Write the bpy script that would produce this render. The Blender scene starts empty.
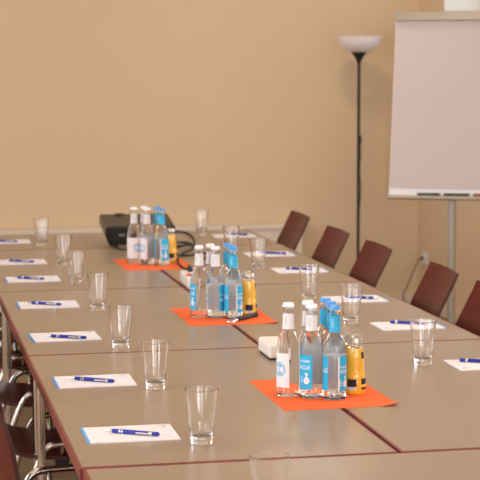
import bpy, bmesh, math, random
from mathutils import Vector, Matrix
random.seed(7)
PI = math.pi
C = bpy.context.scene.collection
TZ = 0.74            # table top height

# ------------------------------------------------------------------ materials
def mat(name, col, rough=.5, metal=0, spec=.5, bump=None, var=None, coat=0, trans=0, ior=1.45, emit=None):
    m = bpy.data.materials.new(name); m.use_nodes = True
    nt = m.node_tree; b = nt.nodes['Principled BSDF']
    b.inputs['Base Color'].default_value = (*col, 1)
    b.inputs['Roughness'].default_value = rough
    b.inputs['Metallic'].default_value = metal
    b.inputs['Specular IOR Level'].default_value = spec
    b.inputs['Coat Weight'].default_value = coat
    b.inputs['Transmission Weight'].default_value = trans
    b.inputs['IOR'].default_value = ior
    tc = nt.nodes.new('ShaderNodeTexCoord')
    if var:   # (scale xyz, amount, second colour)
        sc, amt, col2 = var
        mp = nt.nodes.new('ShaderNodeMapping'); mp.inputs['Scale'].default_value = sc
        nz = nt.nodes.new('ShaderNodeTexNoise'); nz.inputs['Scale'].default_value = 1; nz.inputs['Detail'].default_value = 5
        rp = nt.nodes.new('ShaderNodeValToRGB')
        rp.color_ramp.elements[0].position = .5-amt; rp.color_ramp.elements[1].position = .5+amt
        rp.color_ramp.elements[0].color = (*col, 1); rp.color_ramp.elements[1].color = (*col2, 1)
        nt.links.new(tc.outputs['Object'], mp.inputs[0]); nt.links.new(mp.outputs[0], nz.inputs['Vector'])
        nt.links.new(nz.outputs['Fac'], rp.inputs[0]); nt.links.new(rp.outputs[0], b.inputs['Base Color'])
    if bump:
        sc, st = bump
        nz = nt.nodes.new('ShaderNodeTexNoise'); nz.inputs['Scale'].default_value = sc; nz.inputs['Detail'].default_value = 3
        bp = nt.nodes.new('ShaderNodeBump'); bp.inputs['Strength'].default_value = st; bp.inputs['Distance'].default_value = .002
        nt.links.new(tc.outputs['Object'], nz.inputs['Vector']); nt.links.new(nz.outputs['Fac'], bp.inputs['Height'])
        nt.links.new(bp.outputs[0], b.inputs['Normal'])
    return m
M = {}
M['wall'] = mat('wall_paint', (.70,.545,.365), .9, spec=.2, bump=(160,.25), var=((1.2,1.2,1.2),.3,(.72,.56,.38)))
M['ceiling'] = mat('ceiling_paint', (.8,.76,.7), .9)
M['floor'] = mat('floor_wood', (.20,.115,.055), .5, var=((3,30,3),.25,(.28,.17,.085)))
M['baseboard'] = mat('baseboard_paint', (.74,.62,.46), .5)
M['trim'] = mat('trim_white', (.78,.70,.60), .5)
M['window_white'] = mat('window_white', (.82,.80,.74), .4)
M['laminate'] = mat('laminate_taupe', (.305,.222,.150), .29, spec=.5, var=((90,90,90),.3,(.330,.242,.165)))
M['edge'] = mat('edge_redbrown', (.20,.042,.032), .38)
M['chrome'] = mat('chrome', (.62,.58,.54), .20, metal=1)
M['dark_metal'] = mat('dark_metal', (.05,.05,.05), .5, metal=.6)
M['ply'] = mat('stained_plywood', (.080,.0095,.0085), .30, spec=.13, var=((4,28,4),.3,(.125,.0165,.012)))
M['ply_edge'] = mat('plywood_edge', (.07,.02,.016), .5)
M['black_plastic'] = mat('black_plastic', (.012,.012,.013), .45)
M['black_rubber'] = mat('black_rubber', (.015,.015,.015), .6)
M['proj_top'] = mat('projector_shell', (.015,.011,.009), .30)
M['paper'] = mat('notepad_paper', (.82,.78,.80), .8, spec=.2)
M['pad_blue'] = mat('notepad_blue_strip', (.10,.38,.80), .6)
M['grey_print'] = mat('grey_print', (.35,.36,.40), .7)
M['orange'] = mat('orange_paper', (.93,.165,.045), .8, spec=.2)
M['pen_blue'] = mat('pen_blue', (.006,.022,.30), .3, coat=.2)
M['silver'] = mat('pen_silver', (.75,.75,.76), .2, metal=1)
M['cap_white'] = mat('cap_white', (.85,.86,.90), .3)
M['cap_blue'] = mat('cap_blue', (.06,.32,.76), .3)
M['label_white'] = mat('label_white', (.90,.89,.90), .6)
M['label_blue'] = mat('label_blue', (.02,.41,.70), .5)
M['label_black'] = mat('label_black', (.015,.013,.015), .5)
M['label_yellow'] = mat('label_yellow', (.85,.55,.02), .5)
M['juice'] = mat('orange_juice', (.80,.45,.03), .45, spec=.4, coat=1)
M['lid_metal'] = mat('lid_metal', (.50,.46,.40), .3, metal=.9)
M['white_plastic'] = mat('white_plastic', (.84,.80,.74), .4)
M['red_switch'] = mat('red_switch', (.75,.02,.01), .3)
M['board'] = mat('whiteboard', (.86,.84,.86), .35)
M['sheet'] = mat('flipchart_paper', (.60,.53,.52), .85, spec=.15)
M['alu'] = mat('aluminium', (.42,.37,.30), .38, metal=.6)
M['pole_grey'] = mat('pole_grey', (.45,.43,.38), .5, metal=.25)
M['green_dark'] = mat('marker_green', (.004,.022,.014), .4)
M['marker_red'] = mat('marker_red', (.22,.015,.012), .4)
M['lamp_black'] = mat('lamp_black', (.012,.014,.012), .45)
M['grey_cable'] = mat('grey_cable', (.12,.125,.10), .6)
M['glass'] = mat('clear_glass', (.985,.99,.985), 0.0, trans=1, ior=1.47)
M['bottle_glass'] = mat('bottle_glass', (.97,.99,.985), 0.0, trans=1, ior=1.36)
M['water'] = mat('water', (.98,.99,.99), 0.0, trans=1, ior=1.333)
m = M['label_white']; nt = m.node_tree; tr_ = nt.nodes.new('ShaderNodeBsdfTranslucent'); tr_.inputs[0].default_value = (.95,.93,.93,1)
mx = nt.nodes.new('ShaderNodeMixShader'); mx.inputs[0].default_value = .25; pb = nt.nodes['Principled BSDF']; ou = nt.nodes['Material Output']
nt.links.new(pb.outputs[0], mx.inputs[1]); nt.links.new(tr_.outputs[0], mx.inputs[2]); nt.links.new(mx.outputs[0], ou.inputs[0])
m = mat('opal_shade', (.86,.80,.80), .3); M['shade'] = m
m.node_tree.nodes['Principled BSDF'].inputs['Transmission Weight'].default_value = .0
m = bpy.data.materials.new('window_glass'); m.use_nodes = True; nt = m.node_tree
for n in list(nt.nodes): nt.nodes.remove(n)
o = nt.nodes.new('ShaderNodeOutputMaterial'); mx = nt.nodes.new('ShaderNodeMixShader'); t = nt.nodes.new('ShaderNodeBsdfTransparent'); g = nt.nodes.new('ShaderNodeBsdfGlossy')
g.inputs['Roughness'].default_value = .02; mx.inputs[0].default_value = .06
nt.links.new(t.outputs[0], mx.inputs[1]); nt.links.new(g.outputs[0], mx.inputs[2]); nt.links.new(mx.outputs[0], o.inputs[0])
M['pane'] = m

# ------------------------------------------------------------------ mesh helpers
def obj(name, bm, m, parent=None, smooth=False, bevel=0, seg=2):
    me = bpy.data.meshes.new(name)
    bmesh.ops.recalc_face_normals(bm, faces=bm.faces)
    bm.to_mesh(me); bm.free()
    for mm in (m if isinstance(m, (list, tuple)) else [m]): me.materials.append(M[mm])
    o = bpy.data.objects.new(name, me); C.objects.link(o)
    if parent: o.parent = parent
    if smooth:
        for p in me.polygons: p.use_smooth = True
        try: me.set_sharp_from_angle(angle=math.radians(38))
        except Exception: pass
    if bevel:
        b = o.modifiers.new('bevel', 'BEVEL'); b.width = bevel; b.segments = seg; b.limit_method = 'ANGLE'; b.angle_limit = .6
    return o
def box(bm, x0, x1, y0, y1, z0, z1, mi=0, mtx=None):
    v = [bm.verts.new((x, y, z)) for z in (z0, z1) for y in (y0, y1) for x in (x0, x1)]
    if mtx:
        for q in v: q.co = mtx @ q.co
    for f in ((0,2,3,1),(4,5,7,6),(0,1,5,4),(2,6,7,3),(0,4,6,2),(1,3,7,5)):
        bm.faces.new([v[i] for i in f]).material_index = mi
    return v
def bx(*a, **k):
    bm = bmesh.new(); box(bm, *a, **k); return bm
def lathe(bm, prof, seg=32, c=(0,0), mi=0, close=False):
    rings = []
    for r, z in prof:
        if r < 1e-6: rings.append([bm.verts.new((c[0], c[1], z))])
        else: rings.append([bm.verts.new((c[0]+r*math.cos(2*PI*i/seg), c[1]+r*math.sin(2*PI*i/seg), z)) for i in range(seg)])
    pairs = list(zip(rings, rings[1:]))
    if close: pairs.append((rings[-1], rings[0]))
    for a, b in pairs:
        for i in range(seg):
            j = (i+1) % seg
            if len(a) == 1 and len(b) == 1: continue
            if len(a) == 1: f = bm.faces.new((a[0], b[i], b[j]))
            elif len(b) == 1: f = bm.faces.new((a[i], a[j], b[0]))
            else: f = bm.faces.new((a[i], a[j], b[j], b[i]))
            f.material_index = mi
    return bm
def lt(prof, **k): return lathe(bmesh.new(), prof, **k)
def smooth_path(pts, n=6):
    """Catmull-Rom through pts"""
    P = [Vector(p) for p in pts]; P = [2*P[0]-P[1]] + P + [2*P[-1]-P[-2]]
    out = []
    for i in range(1, len(P)-2):
        for k in range(n):
            t = k/n; a, b, c, d = P[i-1:i+3]
            out.append(.5*((2*b)+(-a+c)*t+(2*a-5*b+4*c-d)*t*t+(-a+3*b-3*c+d)*t**3))
    out.append(P[-2]); return out
def tube(bm, pts, r, seg=10, cap=True):
    P = [Vector(p) for p in pts]; rings = []; up = None
    for i, p in enumerate(P):
        t = ((P[min(i+1, len(P)-1)]-P[max(i-1, 0)])).normalized()
        if up is None: up = Vector((0,0,1)) if abs(t.z) < .9 else Vector((1,0,0))
        s = t.cross(up).normalized(); up = s.cross(t).normalized()
        rr = r[i] if isinstance(r, (list, tuple)) else r
        rings.append([bm.verts.new(p+rr*(math.cos(2*PI*k/seg)*s+math.sin(2*PI*k/seg)*up)) for k in range(seg)])
    for a, b in zip(rings, rings[1:]):
        for k in range(seg): bm.faces.new((a[k], a[(k+1)%seg], b[(k+1)%seg], b[k]))
    if cap: bm.faces.new(rings[0]); bm.faces.new(rings[-1])
    return bm
def tb(pts, r, **k): return tube(bmesh.new(), pts, r, **k)
def thing(name, label, cat, loc=(0,0,0), rz=0, group=None):
    o = bpy.data.objects.new(name, None); C.objects.link(o); o.empty_display_size = .05
    o.location = loc; o.rotation_euler = (0,0,rz); o['label'] = label; o['category'] = cat
    if group: o['group'] = group
    return o
def tag(o, label, cat, group=None):
    o['label'] = label; o['category'] = cat
    if group: o['group'] = group
    return o
def struct(name, bm, m, **k):
    o = obj(name, bm, m, **k); o['kind'] = 'structure'; return o
def dup(root, loc, rz=None, label=None, group=None):
    def cp(o, par):
        c = o.copy(); C.objects.link(c)
        if par: c.parent = par
        for ch in kids[o.name]: cp(ch, c)
        return c
    kids = {}
    def walk(o):
        kids[o.name] = list(o.children)
        for ch in kids[o.name]: walk(ch)
    walk(root)
    r = cp(root, None); r.location = loc
    if rz is not None: r.rotation_euler = (0,0,rz)
    if label: r['label'] = label
    if group: r['group'] = group
    return r
def text_tris(s, size):
    """flat text as a list of triangles, centred"""
    cu = bpy.data.curves.new('t', 'FONT'); cu.body = s; cu.size = size; cu.align_x = 'CENTER'; cu.align_y = 'CENTER'; cu.resolution_u = 2; cu.offset = size*.02
    o = bpy.data.objects.new('t', cu); C.objects.link(o)
    dg = bpy.context.evaluated_depsgraph_get(); dg.update()
    me = bpy.data.meshes.new_from_object(o.evaluated_get(dg)); me.calc_loop_triangles()
    T = [[tuple(me.vertices[i].co) for i in t.vertices] for t in me.loop_triangles]
    bpy.data.objects.remove(o); bpy.data.curves.remove(cu); bpy.data.meshes.remove(me)
    return T

# ------------------------------------------------------------------ the room
XR, YB, XL, YF, ZC = 2.295, 7.081, -3.6, -6.0, 3.0
struct('floor', bx(XL-.2, XR+.4, YF-.2, YB+.2, -.06, 0), 'floor')
struct('ceiling', bx(XL-.2, XR+.4, YF-.2, YB+.2, ZC, ZC+.1), 'ceiling')
struct('wall_back', bx(XL-.2, XR+.4, YB, YB+.2, 0, ZC), 'wall')
def wall_with_holes(name, fixed, thick, a0, a1, holes, axis):
    """holes: (s0, s1, z0, z1) along the wall"""
    bm = bmesh.new()
    def put(s0, s1, z0, z1):
        if s1-s0 < 1e-4 or z1-z0 < 1e-4: return
        if axis == 'y': box(bm, min(fixed, fixed+thick), max(fixed, fixed+thick), s0, s1, z0, z1)
        else: box(bm, s0, s1, min(fixed, fixed+thick), max(fixed, fixed+thick), z0, z1)
    cur = a0
    for s0, s1, z0, z1 in sorted(holes):
        put(cur, s0, 0, ZC); put(s0, s1, 0, z0); put(s0, s1, z1, ZC); cur = s1
    put(cur, a1, 0, ZC)
    return struct(name, bm, 'wall')
RW = [(4.6, 6.59, 1.05, 2.6), (1.0, 3.0, 1.05, 2.6)]
LW = [(-3.6, -1.6, .9, 2.6), (-.4, 1.6, .9, 2.6), (3.0, 5.0, .9, 2.6)]
FW = [(-2.8, -.8, .9, 2.6), (.0, 2.0, .9, 2.6)]
wall_with_holes('wall_right', XR, .4, YF, YB, RW, 'y')
wall_with_holes('wall_left', XL, -.2, YF, YB, LW, 'y')
wall_with_holes('wall_front', YF, -.2, XL, XR, FW, 'x')
wn = [0]
def window(axis, face, out, s0, s1, z0, z1, depth):
    wn[0] += 1
    r = bpy.data.objects.new('window_%d' % wn[0], None); C.objects.link(r); r['kind'] = 'structure'
    def B(bm, a0, a1, d0, d1, b0, b1):
        p, q = sorted((face+out*d0, face+out*d1))
        if axis == 'y': box(bm, p, q, a0, a1, b0, b1)
        else: box(bm, a0, a1, p, q, b0, b1)
    fr = bmesh.new(); w = .06; d0, d1 = depth, depth+.05
    B(fr, s0, s1, d0, d1, z0, z0+w); B(fr, s0, s1, d0, d1, z1-w, z1)
    B(fr, s0, s0+w, d0, d1, z0+w, z1-w); B(fr, s1-w, s1, d0, d1, z0+w, z1-w)
    c = (s0+s1)/2; B(fr, c-.035, c+.035, d0, d1, z0+w, z1-w)
    obj('window_frame', fr, 'window_white', r)
    rv = bmesh.new(); t = .012   # white lining of the recess
    B(rv, s1-t, s1, .0, depth, z0, z1); B(rv, s0, s0+t, .0, depth, z0, z1); B(rv, s0+t, s1-t, .0, depth, z1-t, z1)
    obj('window_reveal', rv, 'window_white', r)
    sl = bmesh.new(); B(sl, s0-.03, s1+.03, -.03, 0, z0-.03, z0); B(sl, s0+t, s1-t, 0, depth, z0, z0+.01)
    obj('window_sill', sl, 'window_white', r)
    pn = bmesh.new(); B(pn, s0+w, c-.035, d0+.02, d0+.026, z0+w, z1-w); B(pn, c+.035, s1-w, d0+.02, d0+.026, z0+w, z1-w)
    obj('pane', pn, 'pane', r)
for s in RW: window('y', XR, 1, *s, .22)
for s in LW: window('y', XL, -1, *s, .12)
for s in FW: window('x', YF, -1, *s, .12)
struct('baseboard_back', bx(XL, XR, YB-.016, YB, 0, .075), 'baseboard', bevel=.004)
struct('baseboard_right', bx(XR-.016, XR, YF, YB-.016, 0, .075), 'baseboard', bevel=.004)
struct('baseboard_left', bx(XL, XL+.016, YF, YB-.016, 0, .075), 'baseboard', bevel=.004)

# ------------------------------------------------------------------ low heater along the back wall
t = thing('radiator_cover', 'long low white radiator cover running along the back wall behind the tables', 'radiator cover', (0, 6.98, 0))
obj('top_board', bx(-3.2, 1.49, -.075, .095, .535, .557), 'trim', t, bevel=.004)
bm = bmesh.new(); box(bm, -3.18, 1.475, -.06, -.045, .06, .535)
obj('front_panel', bm, 'trim', t)
obj('end_panel', bx(1.46, 1.475, -.045, .09, .0, .535), 'trim', t)
obj('end_panel', bx(-3.18, -3.165, -.045, .09, .0, .535), 'trim', t)

# ------------------------------------------------------------------ tables
def make_table(L=1.4, W=.70):
    """long axis along local y, W along x; origin at centre on the floor"""
    t = thing('conference_table', '', 'table')
    e = .0065; th = .028; hx, hy = W/2, L/2
    obj('tabletop', bx(-hx+e, hx-e, -hy+e, hy-e, TZ-th, TZ), 'laminate', t)
    bm = bmesh.new()
    o_ = [(-hx,-hy),(hx,-hy),(hx,hy),(-hx,hy)]; i_ = [(-hx+e,-hy+e),(hx-e,-hy+e),(hx-e,hy-e),(-hx+e,hy-e)]
    c = .002
    lay = []
    for pts, z in ((i_, TZ), ([(x-math.copysign(c,x), y-math.copysign(c,y)) for x,y in o_], TZ), (o_, TZ-c), (o_, TZ-th+c), ([(x-math.copysign(c,x), y-math.copysign(c,y)) for x,y in o_], TZ-th), (i_, TZ-th)):
        lay.append([bm.verts.new((x, y, z)) for x, y in pts])
    for a, b in zip(lay, lay[1:]):
        for k in range(4): bm.faces.new((a[k], a[(k+1)%4], b[(k+1)%4], b[k]))
    obj('edge_band', bm, 'edge', t)
    bm = bmesh.new(); zt = TZ-th
    for s in (-1, 1):
        box(bm, s*(hx-.045)-.012, s*(hx-.045)+.012, -hy+.06, hy-.06, zt-.045, zt)
        box(bm, -hx+.057, hx-.057, s*(hy-.06)-.012, s*(hy-.06)+.012, zt-.045, zt)
    obj('frame', bm, 'dark_metal', t)
    for sx in (-1, 1):
        for sy in (-1, 1):
            x, y = sx*(hx-.032), sy*(hy-.07)
            lg = tb([(x, y, 0.012), (x, y, zt-.03), (x-sx*.004, y, zt-.015), (x-sx*.014, y, zt-.001)], .0125, seg=14)
            l = obj('leg', lg, 'chrome', t, smooth=True)
            obj('foot', lt([(0,0),(.016,0),(.017,.006),(.0135,.014),(0,.014)], seg=14, c=(x,y)), 'black_rubber', l)
    return t
tables = [
 ((-.3535, .7, 0), 0, 'taupe table at the left near side, under the two nearest left notepads'),
 ((-.3535, 2.1, 0), 0, 'taupe table in the middle of the left row, between two seams'),
 ((-.3535, 3.5, 0), 0, 'taupe table last in the left side row, before the crosswise far end table'),
 ((.3535, .7, 0), 0, 'taupe table at the right near side, carrying a lone glass'),
 ((.3535, 2.1, 0), 0, 'taupe table in the middle of the right row, between two seams'),
 ((.3535, 3.5, 0), 0, 'taupe table last in the right row, just before the crosswise far end table'),
 ((0, 4.5565, 0), PI/2, 'taupe table set crosswise at the far end, black projector standing on it'),
 ((0, -.3565, 0), PI/2, 'taupe table set crosswise at the near end, cut by the bottom edge')]
T0 = None
for loc, rz, lab in tables:
    loc = (loc[0], loc[1], 0)
    if T0 is None: T0 = make_table(1.396, .70); T0.location = loc; T0['label'] = lab; T0['group'] = 'conference tables pushed together'
    else: dup(T0, loc, rz, lab, 'conference tables pushed together')

# ------------------------------------------------------------------ chairs
def make_chair():
    """local +x = the way the sitter faces"""
    t = thing('plywood_chair', '', 'chair')
    back = [(-.285,.84),(-.266,.80),(-.238,.745),(-.208,.685),(-.190,.62),(-.177,.555),(-.168,.50)]
    seat = [(-.168,.50),(-.153,.465),(-.118,.442),(-.06,.432),(0,.428),(.08,.432),(.16,.441),(.22,.445),(.262,.440),(.285,.425)]
    def shell(prof, halfw, curve):
        bm = bmesh.new(); n = 12; th = .011; G = []
        P = smooth_path([(x, 0, z) for x, z in prof], 3)
        for side in (0, 1):
            rows = []
            for i, p in enumerate(P):
                a = P[min(i+1, len(P)-1)]-P[max(i-1, 0)]; nrm = Vector((-a.z, 0, a.x)).normalized()
                row = []
                for k in range(n+1):
                    u = -1+2*k/n; w = halfw(i/(len(P)-1))
                    off = curve(i/(len(P)-1))*(u*u)
                    q = p + nrm*(off*-1 if False else 0) + Vector((off, 0, 0))
                    if side: q = q - nrm*th*SGN
                    row.append(bm.verts.new((q.x, u*w, q.z)))
                rows.append(row)
            for a, b in zip(rows, rows[1:]):
                for k in range(n): bm.faces.new((a[k], a[k+1], b[k+1], b[k]))
            G.append(rows)
        A, B = G
        for a, b in ((A[0], B[0]), (A[-1], B[-1]), ([r[0] for r in A], [r[0] for r in B]), ([r[-1] for r in A], [r[-1] for r in B])):
            for k in range(len(a)-1):
                f = bm.faces.new((a[k], a[k+1], b[k+1], b[k])); f.material_index = 1
        return bm
    SGN = 1
    obj('backrest', shell(back, lambda f: .180+.010*f, lambda f: .012*(1-f)**.3 if f < 1 else 0), ['ply','ply_edge'], t, smooth=True)
    obj('seat', shell(seat, lambda f: .192+.004*math.sin(f*PI), lambda f: 0), ['ply','ply_edge'], t, smooth=True)
    fr = bmesh.new()
    for s in (-1, 1):
        y = s*.207
        # side rail with bent ends, open below: legs are parts of their own
        tube(fr, smooth_path([(-.062, y, .435), (-.048, y, .456), (-.02, y, .467), (.04, y, .468), (.16, y, .468), (.20, y, .464), (.226, y, .448), (.236, y, .43)], 4), .011, seg=12)
    for x in (.0, .16):
        tube(fr, [(x, -.207, .462), (x, -.17, .412), (x, 0, .408), (x, .17, .412), (x, .207, .462)], .009, seg=10)
    obj('frame', fr, 'chrome', t, smooth=True)
    for s in (-1, 1):
        y = s*.207
        l = obj('leg', tb([(-.062, y, .437), (-.10, y, .34), (-.20, y, .02)], .011, seg=12), 'chrome', t, smooth=True)
        obj('foot', tb([(-.1955, y, .034), (-.206, y, 0.0)], .0145, seg=12), 'black_rubber', l)
        l = obj('leg', tb([(.236, y, .432), (.25, y, .34), (.275, y, .02)], .011, seg=12), 'chrome', t, smooth=True)
        obj('foot', tb([(.2735, y, .034), (.277, y, 0.0)], .0145, seg=12), 'black_rubber', l)
        obj('spacer', bx(-.02, .02, s*.175-.018, s*.175+.018, .395, .423), 'black_plastic', t, bevel=.003)
    return t
CH = None
chairs = [
 ((.634, 4.655), PI, 'dark red plywood chair farthest back on the right, before the radiator cover'),
 ((.612, 3.85), PI, 'dark red plywood chair on the right, second from the back'),
 ((.612, 3.20), PI, 'dark red plywood chair on the right whose backrest touches the black lamp pole'),
 ((.626, 2.41), PI-.055, 'dark red plywood chair on the right, just left of the grey flipchart pole'),
 ((.620, 1.835), PI, 'dark red plywood chair right of the flipchart pole, cut by the picture edge'),
 ((-.640, .91), .15, 'dark red plywood chair nearest on the left, its backrest cut by the picture edge'),
 ((-.60, 1.635), 0, 'dark red plywood chair second on the left, seat behind the nearer chrome leg pair'),
 ((-.60, 2.42), 0, 'dark red plywood chair third on the left, seat left of the chrome leg pair'),
 ((-.60, 3.15), 0, 'dark red plywood chair fourth on the left, mostly hidden under the table edge'),
 ((-.60, 3.86), 0, 'dark red plywood chair farthest on the left, a sliver seen past the chrome legs')]
for (x, y), rz, lab in chairs:
    g = 'plywood chairs on the right side' if x > 0 else 'plywood chairs on the left side'
    if CH is None: CH = make_chair(); CH.location = (x, y, 0); CH.rotation_euler = (0,0,rz); CH['label'] = lab; CH['group'] = g
    else: dup(CH, (x, y, 0), rz, lab, g)

# ------------------------------------------------------------------ notepads and pens
def make_pad():
    t = thing('notepad', '', 'notepad')
    obj('paper_block', bx(-.100, .105, -.078, .078, 0, .0032), 'paper', t)
    obj('cover_strip', bx(-.105, -.100, -.078, .078, 0, .0034), 'pad_blue', t)['label'] = 'blue glued spine of the notepad'
    bm = bmesh.new()
    for i in range(4): box(bm, .074+.0055*i, .078+.0055*i, .058, .064, .0032, .0034)
    box(bm, .080, .090, .046, .049, .0032, .0034); box(bm, .082, .086, .038, .041, .0032, .0034)
    obj('printed_mark', bm, 'grey_print', t)
    return t
def make_pen():
    """local x: tip at -x; origin on the surface below the middle"""
    t = thing('ballpoint_pen', '', 'pen'); r = .0048
    def rod(prof):  # prof along x
        bm = bmesh.new(); rings = []
        for x, rr in prof:
            rings.append([bm.verts.new((x, rr*math.cos(2*PI*k/14), .0068+rr*math.sin(2*PI*k/14))) for k in range(14)])
        for a, b in zip(rings, rings[1:]):
            for k in range(14): bm.faces.new((a[k], a[(k+1)%14], b[(k+1)%14], b[k]))
        bm.faces.new(rings[0]); bm.faces.new(rings[-1]); return bm
    obj('barrel', rod([(-.046,.0046),(-.030,.0052),(.0,.0050),(.046,.0048)]), 'pen_blue', t, smooth=True)
    obj('tip', rod([(-.068,.0006),(-.064,.0012),(-.060,.0020),(-.048,.0042),(-.046,.0043)]), 'silver', t, smooth=True)
    bm = bmesh.new()
    for a in (-.028, -.022): 
        q = rod([(a,.0054),(a+.0028,.0054)]); me = bpy.data.meshes.new('x'); q.to_mesh(me); q.free(); bm.from_mesh(me); bpy.data.meshes.remove(me)
    obj('ring', bm, 'silver', t, smooth=True)
    obj('clip_collar', rod([(.046,.0053),(.053,.0053)]), 'silver', t, smooth=True)
    obj('clip', bx(.014, .052, -.0052, -.0075, .0052, .0092), 'silver', t, bevel=.0008)
    obj('button', rod([(.053,.0046),(.056,.0048),(.062,.0050),(.067,.0046),(.070,.0030)]), 'pen_blue', t, smooth=True)
    return t
PD = PN = None
PZ = TZ
pads = [   # x centre, y centre, rot, pen offset (x, y), pen rot, place words
 (-.555, .302, 0, (.000, -.017), -31, 'nearest on the left, beside the nearest glass'),
 (-.560, .960, 0, (-.010,-.010), -33, 'second on the left, just before the second seam from the front'),
 (-.5625,1.714, math.radians(2), (-.002,-.042), -28, 'third on the left, just beyond the second seam'),
 (-.550, 2.425, 0, (-.016,-.013), -34, 'fourth on the left, just in front of the third seam'),
 (-.545, 3.143, 0, (-.016,-.015), -33, 'fifth on the left, just beyond the third seam'),
 (-.545, 3.728, 0, (-.008,-.02), -33, 'sixth on the left, second from the far end'),
 (-.545, 4.565, 0, (-.018,-.02), -30, 'seventh on the left, on the crosswise far table'),
 (.556, .980, PI, (-.006, .008), -27, 'nearest on the right, cut by the right picture edge'),
 (.547, 1.700, PI, (.015, .008), -28, 'second on the right, behind the lone right glass'),
 (.544, 2.325, PI, (.020, -.010), -30, 'third on the right, behind a glass and the near bottles'),
 (.551, 3.195, PI, (.008, -.020), -28, 'fourth on the right, just beyond the third seam'),
 (.556, 3.79, PI, (.026, -.030), -30, 'fifth on the right, just before the far seam'),
 (.563, 4.600, PI, (.02, .0), -30, 'farthest on the right, on the crosswise far table')]
for x, y, rz, po, pr, wd in pads:
    side = 'left' if x < 0 else 'right'
    lab = 'white notepad, ' + wd; lab2 = 'blue pen on notepad ' + wd
    if PD is None:
        PD = make_pad(); PD.location = (x, y, PZ); PD['label'] = lab; PD['group'] = 'notepads along the left side'
        PN = make_pen(); PN.location = (x+po[0], y+po[1], PZ+.0034-.0014); PN.rotation_euler = (0,0,math.radians(pr)); PN['label'] = lab2; PN['group'] = 'pens along the left side'
    else:
        dup(PD, (x, y, PZ), rz, lab, 'notepads along the %s side' % side)
        dup(PN, (x+po[0], y+po[1], PZ+.0034-.0014), math.radians(pr)+(PI if rz == PI else 0), lab2, 'pens along the %s side' % side)

# ------------------------------------------------------------------ drinking glasses
def make_glass():
    o = obj('drinking_glass', lt([(0,0),(.0215,0),(.0235,.0006),(.0244,.0022),(.0250,.006),(.0256,.018),(.0285,.045),(.0330,.085),(.0375,.1215),(.03775,.1238),(.0376,.1246),(.0373,.125),(.0370,.125),(.0367,.1246),(.03655,.1238),(.0363,.1215),
        (.0318,.085),(.0273,.045),(.0245,.024),(.0218,.0175),(.012,.0160),(0,.0155)], seg=48), 'glass', smooth=True)
    return o
G0 = None
glasses = [
 (-.4095,.180,'at the front left, right of the nearest notepad'),
 (-.413,.832,'second from the front on the left, before the second seam'),
 (-.417,1.480,'third from the front on the left, just beyond the second seam'),
 (-.391,2.265,'fourth from the front on the left, just before the third seam'),
 (-.390,2.975,'fifth from the front on the left, just beyond the third seam'),
 (-.378,3.585,'sixth on the left, partly overlapped by the fifth'),
 (-.401,4.355,'farthest on the left, in front of the radiator cover'),
 (-.403,-.485,'cut by the bottom picture edge, on the near crosswise table'),
 (.381,1.027,'standing alone at the front right, beyond the near orange mat'),
 (.385,1.80,'behind the juice bottles of the near mat'),
 (.381,2.355,'on the right, behind the near blue-capped bottles'),
 (.394,3.270,'on the right, between the middle bottles and the fourth right notepad'),
 (.391,3.820,'on the right, partly hidden behind the middle blue caps'),
 (.409,4.650,'on the far crosswise table, right of the projector cables')]
for x, y, wd in glasses:
    lab = 'empty clear tapered glass ' + wd
    if G0 is None: G0 = make_glass(); o = G0
    else: o = G0.copy(); C.objects.link(o)
    o.location = (x, y, TZ); tag(o, lab, 'glass', 'empty drinking glasses on the tables')

# ------------------------------------------------------------------ orange mats
def mat_sheet(x, y, rz, lab, curl):
    bm = bmesh.new(); nx, ny = 12, 16; w, h = .293, .405; g = []
    for j in range(ny+1):
        row = []
        for i in range(nx+1):
            u, v = i/nx-.5, j/ny-.5
            z = .0012 + curl*max(0, u-v-.82)**2*6
            row.append((u*w, v*h, z))
        g.append(row)
    top = [[bm.verts.new(p) for p in r] for r in g]; bot = [[bm.verts.new((p[0], p[1], p[2]-.001)) for p in r] for r in g]
    for j in range(ny):
        for i in range(nx):
            bm.faces.new((top[j][i], top[j][i+1], top[j+1][i+1], top[j+1][i])); bm.faces.new((bot[j][i], bot[j+1][i], bot[j+1][i+1], bot[j][i+1]))
    for i in range(nx):
        for j in (0, ny): bm.faces.new((top[j][i], top[j][i+1], bot[j][i+1], bot[j][i]))
    for j in range(ny):
        for i in (0, nx): bm.faces.new((top[j][i], top[j+1][i], bot[j+1][i], bot[j][i]))
    o = obj('paper_mat', bm, 'orange', smooth=False)
    o.location = (x, y, TZ); o.rotation_euler = (0,0,rz)
    tag(o, lab, 'table mat', 'orange paper mats under the bottles')
mat_sheet(-.004, .682, math.radians(.6), 'orange paper mat nearest the camera, under the sharpest bottles', .05)
mat_sheet(.004, 2.045, math.radians(0), 'orange paper mat in the middle, with a bottle opener on its front edge', .03)
mat_sheet(-.001, 3.535, math.radians(.3), 'orange paper mat farthest away, in front of the black projector', .02)
MZ = TZ+.0014

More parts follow.
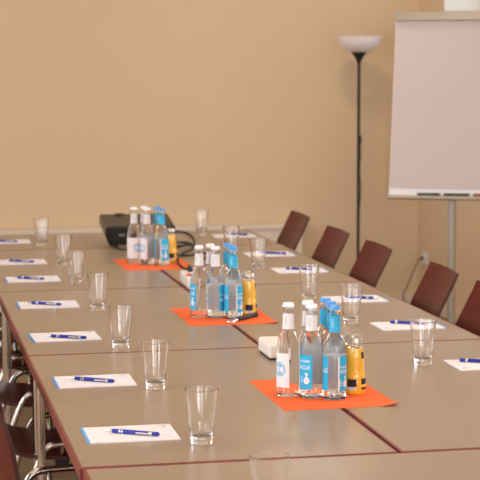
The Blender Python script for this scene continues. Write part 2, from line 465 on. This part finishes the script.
# ------------------------------------------------------------------ bottles
KZ = 1.035
BP = [(r*(1.035 if z < .16 else 1), z*KZ) for r, z in [(0,.0030),(.010,.0025),(.020,.0005),(.0255,.0),(.0278,.002),(.0287,.008),(.0287,.100),(.0286,.112),(.0281,.122),(.0262,.134),(.0222,.147),(.0180,.157),(.0153,.166),(.0143,.176),(.0136,.190),(.0128,.205),(.0126,.216),(.0138,.2175),(.0138,.221),(.0128,.2225),(.0128,.229)]]
def rad(z):
    for (r0, z0), (r1, z1) in zip(BP[4:], BP[5:]):
        if z0 <= z <= z1: return r0+(r1-r0)*(z-z0)/max(1e-9, z1-z0)
    return .0287
def patch(bm, a0, a1, z0, z1, dr, mi=0, nz=1, R=None):
    """closed thin patch hugging the bottle; angles in degrees, 0 = towards -y (front), positive to +x"""
    n = max(2, int(abs(a1-a0)/7)); th = .00025
    vs = []
    for d in (dr, dr+th):
        g = []
        for j in range(nz+1):
            z = z0+(z1-z0)*j/nz; r = (R(z) if R else rad(z))+d
            g.append([bm.verts.new((r*math.sin(math.radians(a0+(a1-a0)*i/n)), -r*math.cos(math.radians(a0+(a1-a0)*i/n)), z)) for i in range(n+1)])
        vs.append(g)
    def F(*v): bm.faces.new(v).material_index = mi
    for g in vs:
        for j in range(nz):
            for i in range(n): F(g[j][i], g[j][i+1], g[j+1][i+1], g[j+1][i])
    A, B = vs
    for i in range(n):
        for j in (0, nz): F(A[j][i], A[j][i+1], B[j][i+1], B[j][i])
    for j in range(nz):
        for i in (0, n): F(A[j][i], A[j+1][i], B[j+1][i], B[j][i])
def wrap_tris(bm, T, ac, zc, dr, mi=0, rot=0, R=None):
    """flat triangles wrapped round the bottle about angle ac, height zc"""
    cr, sr = math.cos(rot), math.sin(rot)
    for t in T:
        vs = []
        for x, y, *_ in t:
            x, y = x*cr-y*sr, x*sr+y*cr; z = zc+y; r = (R(z) if R else rad(z))+dr; a = math.radians(ac)+x/r
            vs.append(bm.verts.new((r*math.sin(a), -r*math.cos(a), z)))
        try: bm.faces.new(vs).material_index = mi
        except ValueError: pass
def disc(cx, cy, r, n=20, r0=0):
    T = []
    for i in range(n):
        a, b = 2*PI*i/n, 2*PI*(i+1)/n
        p = lambda R_, t: (cx+R_*math.cos(t), cy+R_*math.sin(t))
        if r0: T += [[p(r0,a), p(r,a), p(r,b)], [p(r0,a), p(r,b), p(r0,b)]]
        else: T.append([(cx,cy), p(r,a), p(r,b)])
    return T
TX = {s: text_tris(s, sz) for s, sz in (('ALLE', .0145), ('FAIR', .0145), ('WASSER', .0085), ('FÜR', .010))}
def rect(x0, x1, y0, y1): return [[(x0,y0),(x1,y0),(x1,y1)], [(x0,y0),(x1,y1),(x0,y1)]]
proto = {}
def bottle_proto(cap, style):
    key = (cap, style)
    t = thing('water_bottle', '', 'bottle')
    # glass: outer wall then inner wall
    prof = BP + [(.0105,.229*KZ)] + [(max(.0105, r-.0018), z) for r, z in reversed(BP[12:17])] + [(.0135,.163*KZ),(0,.163*KZ)]
    gl = obj('glass_body', lt(prof, seg=40), 'bottle_glass', t, smooth=True)
    # crown cap with fluted skirt
    bm = bmesh.new(); seg = 42
    pr = [(r, z+.007) for r, z in [(.0142,.2220),(.0150,.2230),(.0143,.2285),(.0128,.2318),(.0080,.2328),(0,.2330)]]
    rings = []
    for q, (r, z) in enumerate(pr[:-1]):
        rings.append([bm.verts.new(((r+(.0006 if (k%2 and q<2) else 0))*math.cos(2*PI*k/seg), (r+(.0006 if (k%2 and q<2) else 0))*math.sin(2*PI*k/seg), z)) for k in range(seg)])
    for a, b in zip(rings, rings[1:]):
        for k in range(seg): bm.faces.new((a[k], a[(k+1)%seg], b[(k+1)%seg], b[k]))
    tp = bm.verts.new((0,0,.2400))
    for k in range(seg): bm.faces.new((rings[-1][k], rings[-1][(k+1)%seg], tp))
    bm.faces.new(rings[0])
    obj('cap', bm, 'cap_white' if cap == 'white' else 'cap_blue', t, smooth=True)
    # neck label
    bm = bmesh.new(); patch(bm, -165, 165, .172, .2125, .0004, 0, nz=5)
    nl = obj('neck_label', bm, 'label_white' if cap == 'white' else 'label_blue', t, smooth=True)
    bm = bmesh.new()
    wrap_tris(bm, sum([rect(-.003, .003, -.011+.0035*i, -.0095+.0035*i) for i in range(7)], []), -25, .193, .0009)
    wrap_tris(bm, rect(-.006,.006,-.0006,.0006)+rect(-.004,.004,-.004,-.003), 40, .185, .0009)
    obj('print', bm, 'grey_print' if cap == 'white' else 'label_white', nl)
    # body labels
    bm = bmesh.new(); z0, z1 = .024, .112
    if style == 'wrap':      # almost closed, open between -33 and +16: its back shows through the water
        segs = [(16, 24, 1), (24, 100, 2), (100, 255, 1), (255, 327, 2)]
        white_text = [(56, 'FAIR', .072), (55, 'WASSER', .084), (295, 'ALLE', .075)]
        deco = [(60, .045)]
    elif style == 'side':    # a single panel on the left half
        segs = [(-110, -78, 1), (-78, 4, 2)]
        white_text = [(-36, 'ALLE', .080), (-36, 'WASSER', .096)]
        deco = [(-24, .050)]
    elif style == 'front':   # emblem facing the viewer
        segs = [(-75, 80, 1)]; white_text = []; deco = []
    elif style == 'emblem_left':
        segs = [(-110, 6, 1)]; white_text = []; deco = []
    elif style == 'right_wrap':
        segs = [(-95, -62, 1), (28, 85, 2), (85, 265, 1)]
        white_text = [(56, 'WASSER', .078), (56, 'ALLE', .062)]; deco = []
    if style == 'right_wrap':
        b2 = bmesh.new(); patch(b2, *segs[0][:2], z0, z1, .0003); obj('label', b2, ['label_white'], t, smooth=True); segs = segs[1:]
    for a0, a1, kind in segs: patch(bm, a0, a1, z0, z1, .0003, 0 if kind == 1 else 1)
    lb = obj('label', bm, ['label_white', 'label_blue'], t, smooth=True)
    bm = bmesh.new()
    for a, s, z in white_text: wrap_tris(bm, TX[s], a, z, .0009, 0)
    for a, z in deco:
        wrap_tris(bm, disc(0, -.003, .0085)+rect(-.005,.005,-.012,.004)+rect(-.0025,.0025,.004,.013)+disc(0,.013,.004), a, z, .0009, 0)
        wrap_tris(bm, rect(-.02,-.011,-.008,-.006)+rect(-.02,-.012,-.002,0)+rect(-.02,-.013,.004,.006), a, z, .0009, 0)
        wrap_tris(bm, rect(-.018,.012,-.0165,-.0125), a, z, .0009, 0)
    if style in ('front', 'emblem_left', 'side'):
        ac = {'front': 36, 'emblem_left': -48, 'side': None}[style]
        if ac is not None:
            wrap_tris(bm, disc(0,0,.0185,28,.0160)+disc(0,0,.0135), ac, .070, .0007, 1)
            wrap_tris(bm, disc(-.004,.004,.0045)+disc(.005,.003,.003)+rect(-.002,.002,-.010,-.003)+rect(-.009,.008,-.003,-.001)+disc(.0,.009,.0022), ac, .070, .0010, 0)
            wrap_tris(bm, rect(-.018,.018,-.028,-.0268)+rect(-.015,.015,.024,.0252), ac, .070, .0007, 1)
    if style == 'right_wrap':
        wrap_tris(bm, disc(0,0,.014,20,.009), -70, .065, .0008, 1)
    if len(bm.verts): obj('label_print', bm, ['label_white', 'label_blue'], lb)
    else: bm.free()
    return t
def bottle(x, y, cap, style, lab, group, spin=0):
    key = (cap, style)
    if key not in proto:
        o = bottle_proto(cap, style); proto[key] = o
        o.location = (x, y, MZ); o.rotation_euler = (0,0,spin); o['label'] = lab; o['group'] = group
    else: o = dup(proto[key], (x, y, MZ), spin, lab, group)
yaw = -.20    # labels face the camera side a little
gn, gm, gf = 'bottles on the near orange mat', 'bottles on the middle orange mat', 'bottles on the far orange mat'
V = -0.25
bottle(-.0945,.668,'white','emblem_left','white-capped water bottle standing leftmost on the near orange mat', gn, V)
bottle(-.043,.630,'white','side','white-capped water bottle in front on the near mat, blue label panel at left', gn, V)
bottle(-.036,.696,'white','wrap','white-capped water bottle behind the other two white caps on the near mat', gn, .2)
bottle(.0095,.598,'blue','wrap','blue-capped water bottle in front on the near mat, beside the juice', gn, V)
bottle(.016,.662,'blue','right_wrap','blue-capped water bottle in the middle of three on the near mat', gn, V)
bottle(.018,.726,'blue','wrap','blue-capped water bottle at the back of three on the near mat', gn, .4)
bottle(-.076,2.044,'white','side','white-capped water bottle standing leftmost on the middle orange mat', gm, -.60)
bottle(-.027,2.008,'white','right_wrap','white-capped water bottle in front on the middle mat, beside the blue caps', gm, V)
bottle(-.030,2.083,'white','wrap','white-capped water bottle hidden behind the front one on the middle mat', gm, .1)
bottle(.025,1.963,'blue','wrap','blue-capped water bottle in front on the middle mat, beside the juice', gm, -.2)
bottle(.031,2.029,'blue','right_wrap','blue-capped water bottle in the middle of three on the middle mat', gm, V)
bottle(.030,2.091,'blue','wrap','blue-capped water bottle at the back of three on the middle mat', gm, .3)
bottle(-.078,3.572,'white','front','white-capped water bottle leftmost on the far mat, round blue emblem on its label', gf, V)
bottle(-.028,3.535,'white','emblem_left','white-capped water bottle in front on the far mat, centre of the group', gf, V)
bottle(-.030,3.610,'white','wrap','white-capped water bottle behind two others on the far mat', gf, 0)
bottle(.026,3.487,'blue','wrap','blue-capped water bottle in front on the far mat', gf, -.6)
bottle(.020,3.573,'blue','wrap','blue-capped water bottle at the back on the far mat', gf, .4)

JP = [(r*1.06, z*1.02) for r, z in [(0,.0025),(.018,.0005),(.0225,0),(.0248,.003),(.0255,.010),(.0255,.038),(.0248,.048),(.0228,.055),(.0218,.060),(.0222,.068),(.0218,.085),(.0205,.102),(.0180,.116),(.0155,.124),(.0150,.131),(.0158,.134)]]
def jr(z):
    for (r0, z0), (r1, z1) in zip(JP[3:], JP[4:]):
        if z0 <= z <= z1: return r0+(r1-r0)*(z-z0)/max(1e-9, z1-z0)
    return .0255
def make_juice():
    t = thing('juice_bottle', '', 'bottle')
    JB = [p for p in JP if p[1] < .119]
    obj('body', lt(JB+[(0,.118)], seg=36), 'juice', t, smooth=True)['label'] = 'bottle body full of orange juice'
    obj('neck_glass', lt([(0,.1183),(.0176,.1183),(.0155,.124),(.0150,.131),(.0158,.134),(.0138,.134),(.0132,.126),(.0150,.120),(0,.120)], seg=36), 'bottle_glass', t, smooth=True)
    obj('lid', lt([(.0140,.131),(.0176,.131),(.0182,.1325),(.0176,.134),(.0176,.142),(.0166,.1445),(.0150,.1440),(.0142,.1432),(0,.1432)], seg=36), 'lid_metal', t, smooth=True)
    bm = bmesh.new()
    patch(bm, -48, 6, .020, .040, .0003, 0, R=jr); patch(bm, -48, 6, .0125, .020, .0003, 1, R=jr)
    b2 = bmesh.new(); patch(b2, 34, 95, .026, .041, .0003, 0, R=jr); patch(b2, 34, 95, .019, .026, .0003, 2, R=jr); patch(b2, 34, 95, .0125, .019, .0003, 0, R=jr)
    obj('label', b2, ['label_black','label_white','label_yellow'], t, smooth=True)['label'] = 'black label with a yellow stripe'
    b3 = bmesh.new(); patch(b3, 42, 70, .092, .109, .0003, 0, nz=3, R=jr); obj('neck_label', b3, ['label_black'], t, smooth=True)
    lb = obj('label', bm, ['label_black','label_white','label_yellow'], t, smooth=True)
    bm = bmesh.new()
    wrap_tris(bm, sum([rect(-.0085+.0018*i, -.0076+.0018*i, -.0025, .0025) for i in range(10)], []), -21, .0163, .0008, 0, R=jr)
    obj('label_print', bm, ['grey_print'], lb)
    return t
J = [(.080,.656,'orange juice bottle with metal lid in front on the near mat', gn),
     (.086,.713,'orange juice bottle behind the other juice on the near mat', gn),
     (.090,2.024,'orange juice bottle with metal lid in front on the middle mat, behind the opener', gm),
     (.090,2.080,'orange juice bottle behind the other juice on the middle mat', gm),
     (.082,3.583,'single orange juice bottle on the far mat, beside the black cables', gf)]
J0 = None
for x, y, lab, g in J:
    if J0 is None: J0 = make_juice(); J0.location = (x, y, MZ); J0.rotation_euler = (0,0,V); J0['label'] = lab; J0['group'] = g
    else: dup(J0, (x, y, MZ), V if y < 1 else V+.45, lab, g)

# ------------------------------------------------------------------ bottle opener on the middle mat
t = thing('bottle_opener', 'black-handled metal bottle opener lying on the front of the middle orange mat', 'bottle opener', (.050, 1.925, MZ), math.atan2(.10, .103))
obj('handle', tb(smooth_path([(-.030,0,.008),(-.01,.002,.0085),(.02,0,.008),(.05,.003,.0085),(.078,0,.0095)],4), [.0078]*8+[.0072]*8+[.009], seg=12), 'black_plastic', t, smooth=True)
bm = bmesh.new(); tube(bm, [(-.072+.0+.014*math.cos(a), .012*math.sin(a), .0035) for a in [2*PI*i/20 for i in range(21)]], .0022, seg=8, cap=False)
tube(bm, [(-.058,0,.0035),(-.028,0,.0075)], .003, seg=8)
obj('opener_head', bm, 'silver', t, smooth=True)

# ------------------------------------------------------------------ power blocks
t = thing('power_block', 'white rectangular power adaptor block behind the near bottles, over the table gap', 'power adaptor', (.003, 1.250, TZ), 0)
obj('housing', bx(-.034, .028, -.076, .076, .004, .046), 'white_plastic', t, bevel=.009, seg=4, smooth=False)
obj('base_plate', bx(-.030, .024, -.070, .070, 0, .004), 'black_plastic', t)  # black plate stands in for the shadow strip along the block's bottom
bm = bmesh.new()
for k in (-1, 0, 1): lathe(bm, [(.0,.0464),(.010,.0464),(.0105,.0460)], seg=20, c=(-.003, k*.045))
obj('socket', bm, 'white_plastic', t)
t = thing('power_strip', 'white power strip with red switch, black cable plugged in, behind the middle bottles', 'power strip', (.040, 2.845, TZ), -.03)
obj('housing', bx(-.030, .030, -.095, .11, .003, .045), 'white_plastic', t, bevel=.008, seg=4)
obj('switch', bx(-.028, -.004, -.082, -.054, .043, .051), 'red_switch', t, bevel=.002)['label'] = 'red rocker switch'
obj('base_plate', bx(-.026, .026, -.09, .105, 0, .003), 'white_plastic', t)
w = tb(smooth_path([(-.004,-.090,.030),(-.006,-.105,.030),(-.010,-.118,.022),(-.014,-.126,.006),(-.022,-.13,-.014)],5), .0042, seg=8)
obj('cable', w, 'white_plastic', t, smooth=True)
obj('plug', tb([(.0,.045,.046),(.0,.047,.056),(.002,.070,.060)], .010, seg=12), 'black_plastic', t, smooth=True)

# ------------------------------------------------------------------ projector
t = thing('projector', 'black video projector at the far end of the tables, tilted up towards the back wall', 'projector', (.043, 4.335, TZ), -.02)
tilt = Matrix.Translation((0,-.13,.010)) @ Matrix.Rotation(math.radians(8.0), 4, 'X')
bm = bmesh.new()
def hexa(bm, lower, upper, mtx):
    v = [bm.verts.new(mtx @ Vector(p)) for p in lower+upper]
    bm.faces.new(v[0:4]); bm.faces.new(v[4:8])
    for k in range(4): bm.faces.new((v[k], v[(k+1)%4], v[4+(k+1)%4], v[4+k]))
W2 = .165
hexa(bm, [(-W2+.022,.0,.0),(W2-.022,.0,.0),(W2-.022,.25,.0),(-W2+.022,.25,.0)], [(-W2,-.002,.050),(W2,-.002,.050),(W2,.27,.050),(-W2,.27,.050)], tilt)
hexa(bm, [(-W2,-.002,.0502),(W2,-.002,.0502),(W2,.27,.0502),(-W2,.27,.0502)], [(-W2+.003,.002,.088),(W2-.003,.002,.088),(W2-.003,.265,.088),(-W2+.003,.265,.088)], tilt)
obj('body', bm, 'proj_top', t, bevel=.006, seg=3)
bm = bmesh.new(); box(bm, -W2+.024, W2-.01, -.0055, -.001, .008, .078, mtx=tilt)
pp = obj('port_panel', bm, 'black_plastic', t, bevel=.001)
bm = bmesh.new()
for i, (a, b) in enumerate([(-.10,.045),(-.085,.045),(-.06,.045),(-.03,.03),(0,.03),(.03,.045)]): box(bm, a, a+.011, -.0075, -.005, b, b+.011, mtx=tilt)
for i in range(9): box(bm, .06+.008*i, .064+.008*i, -.0072, -.005, .02, .065, mtx=tilt)
obj('port', bm, 'alu', pp)
lz = lt([(0,0),(.028,0),(.028,.010),(.024,.013),(0,.013)], seg=28)
for v in lz.verts: v.co = tilt @ (v.co + Vector((-.07,.240,.079)))
obj('focus_dial', lz, 'black_plastic', t, smooth=True)
ln = lt([(0,0),(.030,0),(.030,.020),(.024,.020),(.020,.012),(0,.010)], seg=28)
for v in ln.verts: v.co = tilt @ (Matrix.Rotation(-PI/2,4,'X') @ v.co + Vector((-.085,.268,.045)))
obj('lens', ln, 'black_plastic', t, smooth=True)
for sx, y0, z1 in ((-1,.03,.016),(1,.03,.016),(-1,.22,.036),(1,.22,.036)):
    obj('foot', tb([(sx*.11, y0-.13, 0.0),(sx*.11, y0-.13, z1)], .010, seg=12), 'black_rubber', t, smooth=True)
obj('strap', tb(smooth_path([(-.11,-.125,.02),(-.118,-.19,.006),(-.09,-.25,.003),(-.03,-.26,.003),(.03,-.255,.003),(.06,-.20,.003),(.05,-.13,.02)],6), .0040, seg=8), 'black_rubber', t, smooth=True)

def cable(name, pts, r, lab):
    tag(obj(name, tb(smooth_path([(x, y, TZ+z) for x, y, z in pts], 8), r, seg=8), 'black_rubber', smooth=True), lab, 'cable')
cable('power_cable', [(.19,4.58,.030),(.23,4.72,.012),(.29,4.84,.006),(.345,4.80,.005),(.35,4.60,.005),(.312,4.30,.005),(.250,4.03,.005),(.19,3.86,.012),(.135,3.70,.012),(.098,3.50,.010),(.092,3.36,.006),(.105,3.25,.005),(.095,3.12,.020),(.060,2.985,.052),(.048,2.945,.060)], .0046,
    'thick black power cable curving from the projector to the white power strip')
cable('video_cable', [(.17,4.205,.030),(.215,4.20,.020),(.27,4.32,.006),(.285,4.22,.006),(.235,4.10,.016),(.16,4.06,.014),(.13,3.96,.010),(.19,3.99,.020),(.25,4.13,.018),(.21,4.16,.022),(.14,4.00,.024),(.15,3.83,.006),(.20,3.78,.006),(.262,3.86,.006),(.283,3.79,.005),(.250,3.64,.005),(.215,3.47,.005),(.178,3.34,.005),(.165,3.42,.005),(.20,3.55,.005),(.24,3.60,.016),(.29,3.68,.005)], .0044,
    'tangled black video cable coiled on the table right of the far bottles')

# ------------------------------------------------------------------ floor lamp
LX, LY = 1.797, 6.75
t = thing('floor_lamp', 'tall black floor lamp with a white bowl shade near the back corner', 'floor lamp', (LX, LY, 0))
obj('base', lt([(0,0),(.128,0),(.130,.006),(.124,.016),(.05,.024),(.014,.030),(0,.030)], seg=40), 'lamp_black', t, smooth=True)
obj('pole', lt([(0,.02),(.0098,.02),(.0098,1.62),(0,1.62)], seg=16), 'lamp_black', t, smooth=True)
obj('shade_holder', lt([(0,1.575),(.011,1.578),(.016,1.595),(.028,1.618),(.046,1.642),(.050,1.648),(0,1.648)], seg=28), 'lamp_black', t, smooth=True)
obj('lamp_shade', lt([(.0,1.648),(.047,1.648),(.082,1.660),(.112,1.680),(.131,1.708),(.140,1.740),(.1425,1.747),(.139,1.745),(.128,1.710),(.109,1.684),(.080,1.665),(.046,1.653),(0,1.653)], seg=48), 'shade', t, smooth=True)
cd = obj('cord', tb(smooth_path([(0,-.011,1.50),(-.008,-.014,1.42),(-.013,-.014,1.36),(-.006,-.013,1.28),(-.003,-.013,1.16),(.002,-.013,1.10),(.010,-.014,1.02),(.005,-.013,.93),(.008,-.013,.86),(.013,-.014,.80),(.008,-.013,.72),(-.002,-.013,.55),(.004,-.013,.30),(0,-.015,.04)],6), .0030, seg=8), 'lamp_black', t, smooth=True)
obj('switch', bx(-.014, .012, -.030, -.012, 1.075, 1.130), 'lamp_black', cd, bevel=.004)

# ------------------------------------------------------------------ flipchart
ang = -.4536
fc = thing('flipchart_stand', 'flipchart easel with a blank pale sheet on a grey pole at the right', 'flipchart', (1.811, 4.994, 0), ang)
hw = .332; z0, z1 = .872, 1.854
lean = math.atan2(.204, .98)
MT = Matrix.Translation((0, 0, z0)) @ Matrix.Rotation(-lean, 4, 'X')
def bl(bm, *a): box(bm, *a, mtx=MT)
Lh = (z1-z0)/math.cos(lean)
bm = bmesh.new(); bl(bm, -hw, hw, .0, .018, .0, Lh-.01); obj('board', bm, 'board', fc, bevel=.002)
bm = bmesh.new(); bl(bm, -hw+.004, hw-.006, -.008, -.001, .050, Lh-.03); obj('paper_pad', bm, 'sheet', fc)
bm = bmesh.new(); bl(bm, -hw+.0, hw, -.022, .012, Lh-.052, Lh); obj('clamp_bar', bm, 'alu', fc, bevel=.006, seg=3)
bm = bmesh.new(); bl(bm, -hw-.003, hw+.003, -.050, .004, -.010, .000); bl(bm, -hw-.003, hw+.003, -.050, -.046, .0, .006); obj('pen_tray', bm, 'alu', fc, bevel=.0015)
bm = bmesh.new(); tube(bm, [(.0,.045,.03),(.0,.045,z0+.10)], .0215, seg=24); obj('pole', bm, 'pole_grey', fc, smooth=True)
bm = bmesh.new(); tube(bm, [(.0,.06,z0-.08),(.0,.24,z1-.12)], .014, seg=16); obj('inner_pole', bm, 'pole_grey', fc, smooth=True)
bm = bmesh.new(); box(bm, -.04, .04, .03, .10, z0+.02, z0+.10, mtx=None); obj('bracket', bm, 'black_plastic', fc, bevel=.004)
lathe(b := bmesh.new(), [(0,.022),(.16,.022),(.175,.028),(.17,.036),(.05,.050),(.026,.060),(0,.060)], seg=40, c=(0,.045)); base = obj('base', b, 'pole_grey', fc, smooth=True)
for k in range(5):
    a = 2*PI*k/5; obj('caster', tb([(.14*math.cos(a)-.008,.045+.14*math.sin(a),.0112),(.14*math.cos(a)+.008,.045+.14*math.sin(a),.0112)], .0112, seg=14), 'black_rubber', base, smooth=True)
def marker(x0, L, m, m2, lab):
    R = Matrix.Translation(fc.location) @ Matrix.Rotation(ang, 4, 'Z') @ MT
    o = bpy.data.objects.new('marker_pen', None); C.objects.link(o); o['label'] = lab; o['category'] = 'marker'; o['group'] = 'markers on the flipchart tray'
    o.location = R @ Vector((x0+L/2, -.030, .0120)); o.rotation_euler = (0,0,ang)
    obj('barrel', tb([(-L/2,0,0),(L/2-.042,0,0)], .0105, seg=14), m, o, smooth=True)
    obj('cap', tb([(L/2-.042,0,0),(L/2-.004,0,0),(L/2,0,0)], [.0112,.0112,.008], seg=14), m2, o, smooth=True)
marker(-.175, .120, 'green_dark', 'black_plastic', 'dark green marker, left one on the flipchart tray')
marker(-.035, .135, 'black_plastic', 'green_dark', 'black marker, middle one on the flipchart tray')
marker(.120, .130, 'marker_red', 'black_plastic', 'dark red marker on the flipchart tray at the picture edge')

# ------------------------------------------------------------------ outlet and its cable
t = thing('wall_outlet', 'white wall outlet with a plug, low on the wall right of the corner', 'outlet', (XR, 6.91, .325))
obj('cover_plate', bx(-.010, 0, -.041, .041, -.041, .041), 'white_plastic', t, bevel=.003)
tr = lt([(.0,.0),(.022,0),(.026,.004),(.0,.004)], seg=24)
for v in tr.verts: v.co = Matrix.Rotation(-PI/2,4,'Y') @ v.co + Vector((-.010,0,0))
obj('socket', tr, 'white_plastic', t)
tag(obj('lamp_cable', tb(smooth_path([(2.284,6.91,.325),(2.255,6.905,.322),(2.238,6.90,.301),(2.201,6.88,.237),(2.162,6.86,.160),(2.128,6.84,.108),(2.118,6.80,.070),(2.135,6.75,.035),(2.10,6.68,.006),(2.0,6.60,.006),(1.90,6.63,.006)],7), [.010]*9+[.0048]*62, seg=8), 'grey_cable', smooth=True),
    'grey-green cable hanging from the wall outlet down to the floor', 'cable')

# ------------------------------------------------------------------ camera
cd = bpy.data.cameras.new('camera'); cam = bpy.data.objects.new('camera', cd); C.objects.link(cam)
right = Vector((.97929086,-.20244821,-.00203191)); up = Vector((.02323955,.10243412,.99446829)); fwd = Vector((.20112019,.97392093,-.1050176))
m3 = Matrix((right, up, -fwd)).transposed()
cam.matrix_world = Matrix.Translation((-1.0780, -3.4871, .8516+TZ)) @ m3.to_4x4()
cd.sensor_width = 36; cd.lens = 36*1689.668/480; cd.clip_start = .05; cd.clip_end = 100
cd.dof.use_dof = True; cd.dof.focus_distance = 4.45; cd.dof.aperture_fstop = 9.0
bpy.context.scene.camera = cam

# ------------------------------------------------------------------ light: daylight through the windows
w = bpy.data.worlds.new('world'); bpy.context.scene.world = w; w.use_nodes = True
w.node_tree.nodes['Background'].inputs[0].default_value = (.80,.88,1,1); w.node_tree.nodes['Background'].inputs[1].default_value = .45
def daylight(name, loc, rot, sx, sy, power, col=(.95,.95,1.0)):
    l = bpy.data.lights.new(name, 'AREA'); l.shape = 'RECTANGLE'; l.size = sx; l.size_y = sy; l.energy = power; l.color = col
    o = bpy.data.objects.new(name, l); C.objects.link(o); o.location = loc; o.rotation_euler = rot
for i, (s0, s1, a, b) in enumerate(RW): daylight('daylight_right', (XR+.33, (s0+s1)/2, (a+b)/2), (0, PI/2, 0), b-a, s1-s0, 4.5 if i == 0 else 48)
for s0, s1, a, b in LW: daylight('daylight_left', (XL-.25, (s0+s1)/2, (a+b)/2), (0, -PI/2, 0), b-a, s1-s0, 55 if s0 > 2 else 82)
for s0, s1, a, b in FW: daylight('daylight_front', ((s0+s1)/2, YF-.25, (a+b)/2), (PI/2, 0, 0), s1-s0, b-a, 70 if s0 < -1 else 130)
# added ceiling lamps, out of view, lifting the back wall and right side
for k, (x, y) in enumerate([(-1.2,-2.4),(-1.2,.4),(-1.2,3.2),(-1.2,6.0),(.9,-2.4),(.9,.4),(.9,3.2),(1.2,5.4)]):
    t = thing('added_ceiling_lamp', 'added round white ceiling lamp, out of view, brightening the room', 'lamp', (x, y, ZC), 0, 'added ceiling lamps out of view')
    obj('housing', lt([(0,0),(.20,0),(.20,-.04),(.19,-.045),(.0,-.045)], seg=32), 'window_white', t, smooth=True)
    l = bpy.data.lights.new('added_ceiling_light', 'AREA'); l.shape = 'DISK'; l.size = .38; l.energy = (3 if y > 5 else 4) if x < 0 else (13 if y > 5 else 8 if y > 2 else 12); l.color = (1,.84,.66)
    o = bpy.data.objects.new('added_ceiling_light', l); C.objects.link(o); o.location = (x, y, ZC-.05)

sc = bpy.context.scene
sc.view_settings.view_transform = 'Standard'; sc.view_settings.look = 'None'; sc.view_settings.gamma = 1
sc.view_settings.exposure = 0.17; sc.view_settings.use_curve_mapping = False
cy = sc.cycles
cy.max_bounces = 32; cy.transmission_bounces = 32; cy.transparent_max_bounces = 12; cy.diffuse_bounces = 5; cy.glossy_bounces = 12
cy.sample_clamp_indirect = 0
